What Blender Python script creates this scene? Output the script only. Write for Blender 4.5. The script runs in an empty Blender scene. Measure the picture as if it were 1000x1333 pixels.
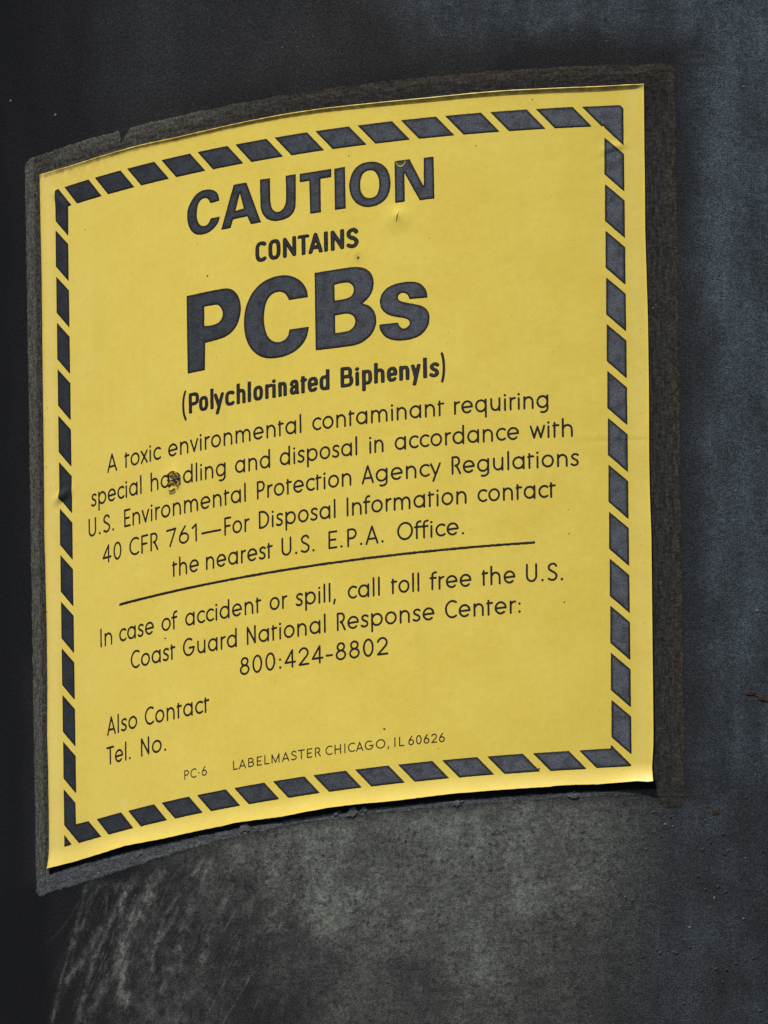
import bpy, math, random, json
import numpy as np
from mathutils import Vector, Matrix

# ------------------------------------------------------------------ camera, light, exposure
SC = bpy.context.scene
COL = SC.collection
R = 0.16917215            # tank radius (m)
U0, AL = -0.07925782, -0.02184181   # where the sticker sits on the tank, and its small tilt
CAM_D, CAM_E, CAM_P, CAM_Y, CAM_R, CAM_F = 5.0, 0.25777193, 0.26340819, -0.01309607, -0.03250929, 30104.76
cam = bpy.data.cameras.new('camera')
cam_ob = bpy.data.objects.new('camera', cam); COL.objects.link(cam_ob); SC.camera = cam_ob
_f = Vector((math.sin(CAM_Y)*math.cos(CAM_P), math.cos(CAM_Y)*math.cos(CAM_P), math.sin(CAM_P)))
_r = _f.cross(Vector((0, 0, 1))).normalized(); _u = _r.cross(_f)
_r2 = math.cos(CAM_R)*_r + math.sin(CAM_R)*_u; _u2 = -math.sin(CAM_R)*_r + math.cos(CAM_R)*_u
m = Matrix((_r2, _u2, -_f)).transposed().to_4x4()
m.translation = Vector((0, -CAM_D*math.cos(CAM_E), -CAM_D*math.sin(CAM_E)))
cam_ob.matrix_world = m
cam.sensor_fit = 'VERTICAL'; cam.sensor_height = 36.0
cam.lens = 36.0*CAM_F/1333.0
cam.clip_start = 0.5; cam.clip_end = 200.0

SUN_EL, SUN_AZ = math.radians(63), math.radians(-36)     # azimuth measured round the tank from the viewer
sun_dir = Vector((math.sin(SUN_AZ)*math.cos(SUN_EL), -math.cos(SUN_AZ)*math.cos(SUN_EL), math.sin(SUN_EL)))
world = bpy.data.worlds.new('World'); SC.world = world; world.use_nodes = True
nt = world.node_tree
sky = nt.nodes.new('ShaderNodeTexSky'); sky.sky_type = 'NISHITA'; sky.sun_disc = False
sky.sun_elevation = SUN_EL; sky.sun_rotation = math.atan2(sun_dir.x, sun_dir.y) % (2*math.pi)
nt.links.new(sky.outputs[0], nt.nodes['Background'].inputs[0])
nt.nodes['Background'].inputs[1].default_value = 0.10
sl = bpy.data.lights.new('sun', 'SUN'); sl.energy = 4.2; sl.angle = math.radians(0.55); sl.color = (1.0, 0.95, 0.87)
so = bpy.data.objects.new('sun', sl); COL.objects.link(so)
so.rotation_euler = sun_dir.to_track_quat('Z', 'Y').to_euler(); so.location = sun_dir*3
SC.view_settings.view_transform = 'Standard'; SC.view_settings.look = 'None'
SC.view_settings.exposure = 0.22; SC.view_settings.gamma = 1.0; SC.view_settings.use_curve_mapping = False

DATA = json.loads(r'''{"TRACED":{"CAUTION":[[[[-21.68,60.13,1],[-21.82,61.1,0],[-22.33,62.09,0],[-23.43,62.81,0],[-24.92,63.16,0],[-26.54,63.07,0],[-28.06,62.33,0],[-29.31,61.03,0],[-30.08,59.49,0],[-30.22,57.83,0],[-29.92,56.27,0],[-29.24,54.97,0],[-28.18,54.02,0],[-26.88,53.59,0],[-25.26,53.55,0],[-23.72,54.03,0],[-22.51,54.9,0],[-21.9,55.74,0],[-21.61,56.7,1],[-24.0,56.69,1],[-24.3,56.07,0],[-24.91,55.5,0],[-25.72,55.34,0],[-26.53,55.58,0],[-27.25,56.37,0],[-27.6,57.64,0],[-27.53,59.04,0],[-27.19,60.33,0],[-26.44,61.14,0],[-25.55,61.36,0],[-24.75,61.09,0],[-24.27,60.5,0],[-24.08,60.0,1]]],[[[-21.33,53.73,1],[-17.97,63.05,1],[-14.74,63.04,1],[-11.23,53.8,1],[-13.75,53.75,1],[-14.69,55.61,1],[-18.23,55.47,1],[-18.88,53.7,1]],[[-16.44,60.89,1],[-15.52,57.45,1],[-17.58,57.31,1]]],[[[-11.41,63.13,1],[-8.9,63.08,1],[-8.91,60.06,0],[-8.82,57.7,0],[-8.39,56.29,0],[-7.35,55.47,0],[-6.15,55.69,0],[-5.35,56.68,0],[-5.07,58.15,0],[-5.12,63.03,1],[-2.67,63.05,1],[-2.76,56.48,0],[-3.07,55.18,0],[-4.01,54.14,0],[-5.5,53.59,0],[-7.37,53.49,0],[-9.25,53.97,0],[-10.56,55.11,0],[-11.23,56.55,0],[-11.36,58.08,0]]],[[[-1.75,62.98,1],[5.77,63.04,1],[5.71,61.27,1],[3.19,61.17,1],[3.24,53.88,1],[0.66,53.89,1],[0.5,61.13,1],[-1.74,61.14,1]]],[[[6.42,62.96,1],[8.92,63.11,1],[9.02,53.98,1],[6.48,53.96,1]]],[[[9.82,58.67,0],[10.13,60.48,0],[10.93,62.05,0],[12.35,63.16,0],[14.12,63.52,0],[16.04,63.29,0],[17.77,62.32,0],[18.86,60.73,0],[19.28,58.57,0],[19.09,56.75,0],[18.31,55.16,0],[16.8,54.06,0],[14.87,53.64,0],[12.95,53.93,0],[11.3,54.97,0],[10.26,56.6,0]],[[12.4,58.19,0],[12.56,60.01,0],[13.21,61.17,0],[14.44,61.63,0],[15.66,61.22,0],[16.42,60.06,0],[16.68,58.69,0],[16.52,57.04,0],[15.88,55.94,0],[14.62,55.58,0],[13.43,55.99,0],[12.67,56.98,0]]],[[[20.2,62.99,1],[23.57,63.1,1],[26.64,56.9,1],[26.72,63.05,1],[28.92,63.11,1],[28.99,53.96,1],[25.69,53.91,1],[22.41,60.14,1],[22.44,53.94,1],[20.26,53.84,1]]]],"PCBs":[[[[-30.65,40.85,1],[-22.03,40.89,0],[-19.86,40.71,0],[-18.29,39.98,0],[-17.14,38.59,0],[-16.55,36.42,0],[-16.69,34.44,0],[-17.42,32.54,0],[-18.81,31.09,0],[-20.6,30.27,0],[-22.99,29.93,0],[-25.82,29.83,1],[-25.99,23.9,1],[-30.62,23.92,1]],[[-25.94,37.69,1],[-23.68,37.68,0],[-22.56,37.56,0],[-21.69,36.82,0],[-21.24,35.5,0],[-21.53,34.38,0],[-22.34,33.67,0],[-23.74,33.4,0],[-26.0,33.48,1]]],[[[-0.08,35.84,1],[-0.35,37.39,0],[-1.14,38.9,0],[-2.52,40.2,0],[-4.36,41.13,0],[-6.41,41.49,0],[-8.85,41.34,0],[-11.33,40.54,0],[-13.45,38.96,0],[-14.95,36.68,0],[-15.68,34.28,0],[-15.79,31.78,0],[-15.44,29.39,0],[-14.39,27.05,0],[-12.68,25.18,0],[-10.6,24.1,0],[-8.33,23.7,0],[-5.89,23.78,0],[-3.47,24.44,0],[-1.6,25.68,0],[-0.48,27.2,0],[0.09,29.4,1],[-4.63,29.45,1],[-4.98,28.16,0],[-5.96,27.3,0],[-7.35,27.1,0],[-8.85,27.62,0],[-9.96,28.89,0],[-10.62,30.83,0],[-10.78,33.03,0],[-10.45,35.32,0],[-9.59,37.03,0],[-8.33,37.85,0],[-6.83,37.96,0],[-5.64,37.39,0],[-4.98,36.53,0],[-4.69,35.85,1]]],[[[1.52,40.92,1],[8.72,41.05,0],[11.2,40.98,0],[13.31,40.4,0],[14.63,39.17,0],[15.2,37.44,0],[14.93,35.46,0],[14.11,34.05,0],[12.69,32.88,1],[14.33,32.02,0],[15.36,30.56,0],[15.69,28.69,0],[15.25,26.9,0],[14.01,25.37,0],[12.23,24.35,0],[9.93,23.92,0],[1.59,24.01,1]],[[6.18,37.69,1],[8.32,37.89,0],[9.57,37.67,0],[10.44,36.83,0],[10.53,35.65,0],[9.89,34.72,0],[8.64,34.37,0],[6.2,34.28,1]],[[6.24,31.0,1],[8.95,31.06,0],[10.29,30.49,0],[10.88,29.42,0],[10.51,28.13,0],[9.44,27.36,0],[8.01,27.2,0],[6.26,27.22,1]]],[[[27.21,32.55,1],[27.05,33.84,0],[26.22,35.26,0],[24.86,36.13,0],[22.98,36.45,0],[20.57,36.34,0],[18.49,35.73,0],[17.09,34.55,0],[16.55,32.94,0],[16.87,31.23,0],[18.07,29.93,0],[19.8,29.17,0],[21.86,28.62,0],[22.95,28.07,0],[23.15,27.28,0],[22.52,26.54,0],[21.66,26.43,0],[20.98,26.94,0],[20.58,27.82,1],[16.31,27.85,1],[16.54,26.59,0],[17.5,25.15,0],[19.05,24.24,0],[21.11,23.82,0],[23.52,23.9,0],[25.58,24.56,0],[27.03,25.99,0],[27.59,27.77,0],[27.34,29.47,0],[26.17,30.75,0],[24.3,31.44,0],[22.25,32.05,0],[21.05,32.51,0],[20.64,33.16,0],[20.89,33.86,0],[21.75,34.14,0],[22.71,33.67,0],[23.21,32.62,1]]]]},"BODY":[["L1",6.62,[["A",-54.08,-50.97],["toxic",-48.75,-38.29],["environmental",-36.25,-1.98],["contaminant",0.52,30.6],["requiring",32.71,53.05]]],["L2",0.12,[["special",-59.18,-43.81],["handling",-41.28,-20.87],["and",-18.56,-9.67],["disposal",-7.39,11.04],["in",13.75,17.02],["accordance",19.47,46.75],["with",49.01,58.17]]],["L3",-6.3,[["U.S.",-60.23,-52.15],["Environmental",-49.17,-15.8],["Protection",-13.12,9.59],["Agency",11.93,29.69],["Regulations",32.01,59.31]]],["L4",-12.85,[["40",-55.95,-49.97],["CFR",-47.78,-39.25],["761",-37.04,-28.55],["—",-27.5,-22.28],["For",-21.5,-14.96],["Disposal",-12.71,5.85],["Information",8.34,35.29],["contact",37.58,54.36]]],["L5",-19.5,[["the",-35.5,-28.18],["nearest",-26.39,-9.31],["U.S.",-7.23,0.86],["E.P.A.",3.98,16.89],["Office.",19.8,34.71]]],["L6",-30.85,[["In",-56.97,-53.2],["case",-51.12,-40.81],["of",-38.73,-34.24],["accident",-32.15,-12.3],["or",-10.28,-5.85],["spill,",-3.87,5.64],["call",8.4,15.84],["toll",18.33,24.68],["free",27.05,36.13],["the",38.33,45.6],["U.S.",47.77,55.76]]],["L7",-37.37,[["Coast",-47.75,-34.88],["Guard",-32.87,-18.55],["National",-16.1,3.25],["Response",5.76,27.98],["Center:",30.21,46.68]]],["L8",-43.8,[["800:424-8802",-17.99,17.6]]],["L9",-50.34,[["Also",-55.24,-45.98],["Contact",-43.84,-25.93]]],["L10",-56.75,[["Tel.",-55.37,-48.04],["No.",-45.1,-37.74]]],["LM",-63.84,[["PC·6",-32.92,-26.75],["LABELMASTER",-20.0,1.71],["CHICAGO,",2.75,17.5],["IL",18.64,20.91],["60626",21.78,29.91]]]],"CON":[["C",-12.75,-9.96],["O",-9.53,-6.52],["N",-5.99,-2.73],["T",-2.43,0.41],["A",0.14,3.56],["I",3.85,4.77],["N",5.38,8.58],["S",9.01,11.9]],"POL":[["(",-32.21,-31.02],["P",-30.42,-27.64],["o",-27.68,-25.22],["l",-24.63,-23.87],["y",-23.78,-21.09],["c",-20.83,-18.36],["h",-17.91,-15.57],["l",-15.07,-14.22],["o",-13.66,-11.23],["r",-10.75,-8.8],["i",-8.95,-8.14],["n",-7.52,-5.38],["a",-4.75,-2.4],["t",-2.16,-0.47],["e",-0.43,2.09],["d",2.4,4.8],["B",7.3,10.27],["i",10.78,11.58],["p",12.25,14.61],["h",15.03,17.45],["e",17.92,20.31],["n",20.69,23.03],["y",23.32,25.53],["l",26.07,26.89],["s",27.36,29.65],[")",29.94,30.92]],"EDGE":{"top":[[-74.67,76.3],[-64.43,75.96],[-55.21,76.04],[-43.72,76.15],[-32.94,75.94],[-24.73,76.05],[-14.87,76.31],[-5.39,76.46],[3.78,76.44],[12.69,76.23],[21.39,76.07],[28.23,76.01],[36.65,76.12],[44.95,76.16],[53.16,76.05],[61.3,75.98],[64.54,75.98],[73.84,76.23]],"bottom":[[-75.52,-75.25],[-65.24,-75.62],[-55.83,-75.53],[-49.88,-75.3],[-38.63,-75.7],[-27.01,-75.54],[-22.95,-75.55],[-19.46,-75.34],[-7.41,-75.75],[4.12,-75.3],[10.83,-75.36],[16.1,-75.53],[19.57,-75.56],[31.09,-75.26],[41.51,-75.27],[52.58,-75.25],[53.31,-75.13],[57.86,-75.12],[62.7,-75.26],[70.74,-74.93],[72.74,-75.2],[74.07,-75.19]],"left":[[-74.88,75.96],[-74.88,67.47],[-74.78,54.78],[-74.83,44.66],[-74.94,34.58],[-74.92,24.47],[-74.98,13.55],[-75.2,-3.2],[-74.91,-16.68],[-74.89,-20.87],[-74.99,-35.92],[-75.34,-46.71],[-75.16,-53.43],[-75.24,-70.1],[-75.52,-75.21]],"right":[[73.96,76.2],[73.89,61.1],[73.92,56.91],[73.84,44.36],[74.17,25.97],[74.2,10.95],[74.05,-5.7],[74.1,-12.35],[74.32,-22.33],[74.28,-35.6],[74.24,-55.48],[74.22,-63.75],[74.16,-67.06],[73.83,-72.0],[74.07,-75.07]]}}''')
rng = np.random.default_rng(7)

# ------------------------------------------------------------------ helpers
def surf(a, b, h):
    """sticker millimetres (a right, b up) and height above the tank skin (mm) -> metres on the cylinder"""
    a = np.asarray(a, float)/1000; b = np.asarray(b, float)/1000
    u = U0 + a*math.cos(AL) - b*math.sin(AL); v = a*math.sin(AL) + b*math.cos(AL)
    ph = u/R; r = R + np.asarray(h, float)/1000
    return np.stack([r*np.sin(ph), -r*np.cos(ph), v + 0*ph], -1)

def vnoise(x, y, seed=0):
    """smooth value noise in about [-1, 1]"""
    g = np.random.default_rng(seed).uniform(-1, 1, (256, 256))
    x = np.asarray(x, float) + 1000; y = np.asarray(y, float) + 1000
    xi = np.floor(x).astype(int); yi = np.floor(y).astype(int)
    fx = x - xi; fy = y - yi; fx = fx*fx*(3-2*fx); fy = fy*fy*(3-2*fy)
    q = lambda i, j: g[(yi+j) % 256, (xi+i) % 256]
    return (q(0,0)*(1-fx)+q(1,0)*fx)*(1-fy) + (q(0,1)*(1-fx)+q(1,1)*fx)*fy

def fbm(x, y, seed=0, oct=4):
    t = 0; amp = 1; tot = 0
    for k in range(oct):
        c, s = math.cos(.7+1.1*k), math.sin(.7+1.1*k); X, Y = np.asarray(x, float), np.asarray(y, float)
        t = t + amp*vnoise((X*c-Y*s)*2**k, (X*s+Y*c)*2**k, seed+k); tot += amp; amp *= .5
    return t/tot

def sstep(e0, e1, x):
    t = np.clip((x-e0)/(e1-e0), 0, 1); return t*t*(3-2*t)

def new_mesh(name, verts, faces_list, mat, parent=None, ab=None, attrs=None, smooth=True):
    """faces_list: list of int arrays (n,k)"""
    me = bpy.data.meshes.new(name)
    verts = np.asarray(verts, np.float32)
    me.vertices.add(len(verts)); me.vertices.foreach_set('co', verts.ravel())
    faces_list = [np.asarray(f, np.int32) for f in faces_list if len(f)]
    tot = np.concatenate([np.full(len(f), f.shape[1], np.int32) for f in faces_list])
    loops = np.concatenate([f.ravel() for f in faces_list])
    start = np.concatenate([[0], np.cumsum(tot)[:-1]]).astype(np.int32)
    me.loops.add(len(loops)); me.loops.foreach_set('vertex_index', loops)
    me.polygons.add(len(tot)); me.polygons.foreach_set('loop_start', start); me.polygons.foreach_set('loop_total', tot)
    me.polygons.foreach_set('use_smooth', np.full(len(tot), smooth))
    me.update(calc_edges=True)
    if ab is not None:
        uv = me.uv_layers.new(name='UVMap')
        uv.data.foreach_set('uv', (np.asarray(ab, np.float32)/100.0)[loops].ravel())
    for k, v in (attrs or {}).items():
        at = me.attributes.new(k, 'FLOAT', 'POINT'); at.data.foreach_set('value', np.asarray(v, np.float32))
    me.validate(); me.materials.append(mat)
    ob = bpy.data.objects.new(name, me); COL.objects.link(ob)
    if parent: ob.parent = parent
    return ob

# ---- signed distance fields and filled contours: every printed mark is cut out this way
def sd_poly(X, Y, contours):
    d = np.full(X.shape, 1e9); ins = np.zeros(X.shape, bool)
    for c in contours:
        c = np.asarray(c, float); n = len(c)
        for i in range(n):
            x0, y0 = c[i]; x1, y1 = c[(i+1) % n]
            dx, dy = x1-x0, y1-y0; L = dx*dx+dy*dy
            if L < 1e-12: continue
            t = np.clip(((X-x0)*dx+(Y-y0)*dy)/L, 0, 1)
            d = np.minimum(d, np.hypot(X-x0-t*dx, Y-y0-t*dy))
            cr = (y0 > Y) != (y1 > Y)
            with np.errstate(divide='ignore', invalid='ignore'):
                xi = x0 + (Y-y0)*dx/(dy if dy else 1e-12)
            ins ^= cr & (X < xi)
    return np.where(ins, d, -d)

def sd_stroke(X, Y, pts, h):
    d = np.full(X.shape, 1e9)
    pts = np.asarray(pts, float)
    if len(pts) == 1: return h - np.hypot(X-pts[0,0], Y-pts[0,1])
    for i in range(len(pts)-1):
        x0, y0 = pts[i]; dx, dy = pts[i+1]-pts[i]; L = dx*dx+dy*dy + 1e-12
        t = np.clip(((X-x0)*dx+(Y-y0)*dy)/L, 0, 1)
        d = np.minimum(d, np.hypot(X-x0-t*dx, Y-y0-t*dy))
    return h - d

CASES = {1:['00 bt lf'], 2:['10 rt bt'], 4:['11 tp rt'], 8:['01 lf tp'], 3:['00 10 rt lf'], 6:['10 11 tp bt'],
         12:['11 01 lf rt'], 9:['01 00 bt tp'], 7:['00 10 11 tp lf'], 14:['10 11 01 lf bt'], 13:['11 01 00 bt rt'],
         11:['01 00 10 rt tp'], 15:['00 10 11 01'], 5:['00 bt rt 11 tp lf'], 10:['10 rt tp 01 lf bt']}
def contour_fill(xs, ys, S):
    """filled region S>0 -> (points, sd at points, faces)"""
    ny, nx = S.shape; I = S > 0
    gid = np.full((ny, nx), -1); gid[I] = np.arange(I.sum())
    yy, xx = np.nonzero(I)
    P = [np.stack([xs[xx], ys[yy]], -1)]; V = [S[I]]; n = int(I.sum())
    hm = I[:, :-1] != I[:, 1:]; hid = np.full(hm.shape, -1); k = int(hm.sum()); hid[hm] = n+np.arange(k); n += k
    y, x = np.nonzero(hm); t = S[y, x]/(S[y, x]-S[y, x+1])
    P.append(np.stack([xs[x]+t*(xs[x+1]-xs[x]), ys[y]], -1)); V.append(np.zeros(k))
    vm = I[:-1] != I[1:]; vid = np.full(vm.shape, -1); k = int(vm.sum()); vid[vm] = n+np.arange(k); n += k
    y, x = np.nonzero(vm); t = S[y, x]/(S[y, x]-S[y+1, x])
    P.append(np.stack([xs[x], ys[y]+t*(ys[y+1]-ys[y])], -1)); V.append(np.zeros(k))
    code = I[:-1, :-1]*1 + I[:-1, 1:]*2 + I[1:, 1:]*4 + I[1:, :-1]*8
    F = {}
    for cs, polys in CASES.items():
        y, x = np.nonzero(code == cs)
        if not len(y): continue
        ref = {'00':gid[y, x], '10':gid[y, x+1], '11':gid[y+1, x+1], '01':gid[y+1, x],
               'bt':hid[y, x], 'tp':hid[y+1, x], 'lf':vid[y, x], 'rt':vid[y, x+1]}
        for p in polys:
            q = np.stack([ref[w] for w in p.split()], -1); F.setdefault(q.shape[1], []).append(q)
    return np.concatenate(P), np.concatenate(V), [np.concatenate(v) for v in F.values()]

class Mark:
    """collects filled marks (in sticker mm) and links them as ONE mesh object lying on the sheet"""
    def __init__(s): s.P = []; s.V = []; s.F = []; s.n = 0
    def add(s, box, fn, cell, rough=0.0, seed=0):
        x0, y0, x1, y1 = box; pad = 3*cell+rough
        xs = np.arange(x0-pad, x1+pad+cell, cell) + .137*cell; ys = np.arange(y0-pad, y1+pad+cell, cell) + .173*cell
        X, Y = np.meshgrid(xs, ys); S = fn(X, Y)
        if rough:
            S = S + rough*(.65*vnoise(X*2.3, Y*2.3, 31+seed) + .5*vnoise(X*5.5, Y*5.5, 57+seed))
        S[0] = S[-1] = -1; S[:, 0] = S[:, -1] = -1
        if not (S > 0).any(): return
        P, V, F = contour_fill(xs, ys, S)
        s.P.append(P); s.V.append(V); s.F += [f+s.n for f in F]; s.n += len(P)
    def build(s, name, mat, parent, thick=.05, bevel=.12, lift=None, attrs=None):
        P = np.concatenate(s.P); V = np.concatenate(s.V)
        t = np.clip(V/bevel, 0, 1)
        h = (lift or sheet_h)(P[:, 0], P[:, 1]) + .006 + (thick(P[:, 0], P[:, 1]) if callable(thick) else thick)*np.sqrt(1-(1-t)**2)
        at = {'edge': V}
        if attrs: at.update(attrs(P[:, 0], P[:, 1], V))
        return new_mesh(name, surf(P[:, 0], P[:, 1], h), s.F, mat, parent, P, at)

# ------------------------------------------------------------------ node helpers
class N:
    def __init__(s, name):
        s.m = bpy.data.materials.new(name); s.m.use_nodes = True; s.t = s.m.node_tree; s.b = s.t.nodes['Principled BSDF']
    def n(s, kind, **kw):
        o = s.t.nodes.new(kind)
        for k, v in kw.items(): setattr(o, k, v)
        return o
    def put(s, sock, v):
        if hasattr(v, 'is_linked') or hasattr(v, 'links'): s.t.links.new(v, sock)
        elif isinstance(v, (tuple, list)) and len(v) == 3 and sock.type == 'RGBA': sock.default_value = (*v, 1)
        else: sock.default_value = v
    def math(s, op, a, b=0.0, c=None, clamp=False):
        o = s.n('ShaderNodeMath', operation=op, use_clamp=clamp); s.put(o.inputs[0], a); s.put(o.inputs[1], b)
        if c is not None: s.put(o.inputs[2], c)
        return o.outputs[0]
    def mix(s, f, a, b):
        o = s.n('ShaderNodeMix', data_type='RGBA'); s.put(o.inputs[0], f); s.put(o.inputs[6], a); s.put(o.inputs[7], b); return o.outputs[2]
    def mul(s, a, b, f=1.0):
        o = s.n('ShaderNodeMix', data_type='RGBA', blend_type='MULTIPLY'); s.put(o.inputs[0], f); s.put(o.inputs[6], a); s.put(o.inputs[7], b); return o.outputs[2]
    def uv(s, sx=1.0, sy=None, rot=0.0):
        u = s.n('ShaderNodeUVMap'); mp = s.n('ShaderNodeMapping'); s.t.links.new(u.outputs[0], mp.inputs[0])
        mp.inputs['Scale'].default_value = (sx, sx if sy is None else sy, 1); mp.inputs['Rotation'].default_value[2] = rot
        return mp.outputs[0]
    def noise(s, vec, scale, detail=3.0, rough=.55):
        o = s.n('ShaderNodeTexNoise'); s.t.links.new(vec, o.inputs['Vector']); o.inputs['Scale'].default_value = scale
        o.inputs['Detail'].default_value = detail; o.inputs['Roughness'].default_value = rough; return o.outputs[0]
    def voro(s, vec, scale, out='Distance'):
        o = s.n('ShaderNodeTexVoronoi', voronoi_dimensions='2D'); s.t.links.new(vec, o.inputs['Vector']); o.inputs['Scale'].default_value = scale; return o.outputs[out]
    def ramp(s, v, lo, hi, a=0.0, b=1.0):
        o = s.n('ShaderNodeMapRange'); o.clamp = True; o.interpolation_type = 'SMOOTHSTEP'
        s.put(o.inputs[0], v); o.inputs[1].default_value = lo; o.inputs[2].default_value = hi; o.inputs[3].default_value = a; o.inputs[4].default_value = b
        return o.outputs[0]
    def attr(s, name):
        return s.n('ShaderNodeAttribute', attribute_name=name).outputs['Fac']
    def bump(s, h, dist, strength=1.0, normal=None):
        o = s.n('ShaderNodeBump'); s.put(o.inputs['Height'], h); o.inputs['Distance'].default_value = dist; o.inputs['Strength'].default_value = strength
        if normal: s.t.links.new(normal, o.inputs['Normal'])
        return o.outputs[0]
    def done(s, color=None, rough=None, normal=None, spec=None):
        if color is not None: s.put(s.b.inputs['Base Color'], color)
        if rough is not None: s.put(s.b.inputs['Roughness'], rough)
        if normal is not None: s.t.links.new(normal, s.b.inputs['Normal'])
        if spec is not None: s.put(s.b.inputs['Specular IOR Level'], spec)
        return s.m

# UV unit = 100 mm, so noise scale 100 = 1 mm features
def mat_tank():
    k = N('oxidised_tank_paint'); uv = k.uv()
    chalk, blue, warm, black = k.attr('chalk'), k.attr('blue'), k.attr('warm'), k.attr('black')
    big = k.noise(k.uv(1, .35), 6, 4, .6)
    blot = k.noise(uv, 45, 4, .65)
    blv = k.math('ADD', k.math('MULTIPLY', blot, .45), k.math('MULTIPLY', k.noise(k.uv(1, .25), 16, 5, .62), .55))
    fine = k.noise(uv, 120, 4, .75)
    grain = k.noise(uv, 330, 1, .6)
    c = k.mix(k.ramp(big, .35, .65), (.0115, .0115, .0128), (.0175, .0172, .0182))
    c = k.mix(warm, c, (.023, .0205, .0185))
    bl = k.mix(k.ramp(blv, .38, .62), (.038, .047, .054), (.066, .084, .099))
    c = k.mix(blue, c, bl)
    ch = k.mix(k.ramp(blot, .34, .66), (.086, .091, .078), (.146, .151, .134))
    spots = k.math('MULTIPLY', k.ramp(k.noise(uv, 80, 4, .75), .37, .49, 1, 0), k.ramp(k.noise(uv, 12, 3, .6), .36, .60, .3, 1))
    ch = k.mix(k.math('MULTIPLY', spots, .92), ch, (.026, .026, .021))
    ch = k.mix(k.ramp(k.noise(uv, 9, 3, .6), .55, .72, 0, .45), ch, (.070, .058, .046))
    c = k.mix(chalk, c, ch)
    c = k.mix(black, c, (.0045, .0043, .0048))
    c = k.mul(c, k.mix(k.ramp(fine, .3, .7), (.62, .62, .63), (1.38, 1.37, 1.36)))
    c = k.mul(c, k.mix(k.ramp(grain, .33, .68), (.50, .50, .50), (1.6, 1.6, 1.6)), k.math('SUBTRACT', 1.0, k.math('MULTIPLY', chalk, .55)))
    pit = k.ramp(k.voro(uv, 62), .05, .13, 1, 0)
    pmask = k.ramp(k.noise(uv, 22, 2), .52, .62)
    pit = k.math('MULTIPLY', pit, pmask)
    c = k.mix(k.math('MULTIPLY', pit, .75), c, (.012, .007, .005))
    glint = k.math('MULTIPLY', k.ramp(k.voro(uv, 75), .03, .09, 1, 0), k.math('SUBTRACT', 1.0, black))
    gs = k.n('ShaderNodeSeparateColor'); k.t.links.new(k.voro(uv, 75, 'Color'), gs.inputs[0])
    glint = k.math('MULTIPLY', glint, k.ramp(gs.outputs[1], .95, .99))
    c = k.mix(k.math('MULTIPLY', glint, .6), c, (.20, .20, .19))
    h = k.math('ADD', k.math('MULTIPLY', fine, .6), k.math('MULTIPLY', grain, .5))
    h = k.math('SUBTRACT', h, k.math('MULTIPLY', pit, .6))
    blister = k.math('MULTIPLY', k.ramp(k.voro(uv, 34), .04, .16, 1, 0), k.ramp(k.noise(uv, 11, 2), .5, .62))
    h = k.math('ADD', h, k.math('MULTIPLY', blister, k.math('MULTIPLY', k.attr('bumpy'), 1.3)))
    nrm = k.bump(h, .00011, 1.0)
    return k.done(c, k.ramp(fine, .3, .7, .7, .85), nrm, .10)

def mat_film():
    k = N('dirty_adhesive_film'); uv = k.uv()
    tone, blue, inner = k.attr('tone'), k.attr('blue'), k.attr('inner')
    fine = k.noise(uv, 120, 4, .75); grain = k.noise(uv, 270, 2, .75)
    hv = k.noise(k.uv(1, .16), 150, 3, .7); hh = k.noise(k.uv(.16, 1), 150, 3, .7)
    st = k.mix(k.attr('vert'), k.mix(1.0, (0,0,0), hh), k.mix(1.0, (0,0,0), hv))
    blot = k.noise(uv, 45, 4, .65)
    c = k.mix(tone, (.0285, .0275, .0250), (.074, .072, .058))
    c = k.mix(blue, c, (.060, .065, .070))
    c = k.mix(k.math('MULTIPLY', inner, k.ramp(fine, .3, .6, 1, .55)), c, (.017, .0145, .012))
    c = k.mix(k.attr('fade'), c, k.mix(k.ramp(blot, .34, .66), (.037, .030, .022), (.047, .038, .028)))
    c = k.mix(k.attr('melt'), c, k.mix(k.ramp(blot, .34, .66), (.075, .077, .072), (.12, .12, .112)))
    c = k.mix(k.attr('glue_shade'), c, (.005, .0045, .004))
    c = k.mul(c, k.mix(k.ramp(fine, .3, .7), (.5, .49, .48), (1.5, 1.5, 1.5)))
    c = k.mul(c, k.mix(k.ramp(grain, .33, .68), (.6, .6, .6), (1.5, 1.5, 1.5)))
    sv = k.n('ShaderNodeSeparateColor'); k.t.links.new(st, sv.inputs[0])
    c = k.mul(c, k.mix(k.ramp(sv.outputs[0], .35, .62), (.62, .61, .6), (1.2, 1.2, 1.2)))
    nrm = k.bump(k.math('ADD', k.math('MULTIPLY', fine, .5), k.math('MULTIPLY', grain, .5)), .00010, 1.0)
    return k.done(c, .85, nrm, .10)

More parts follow.
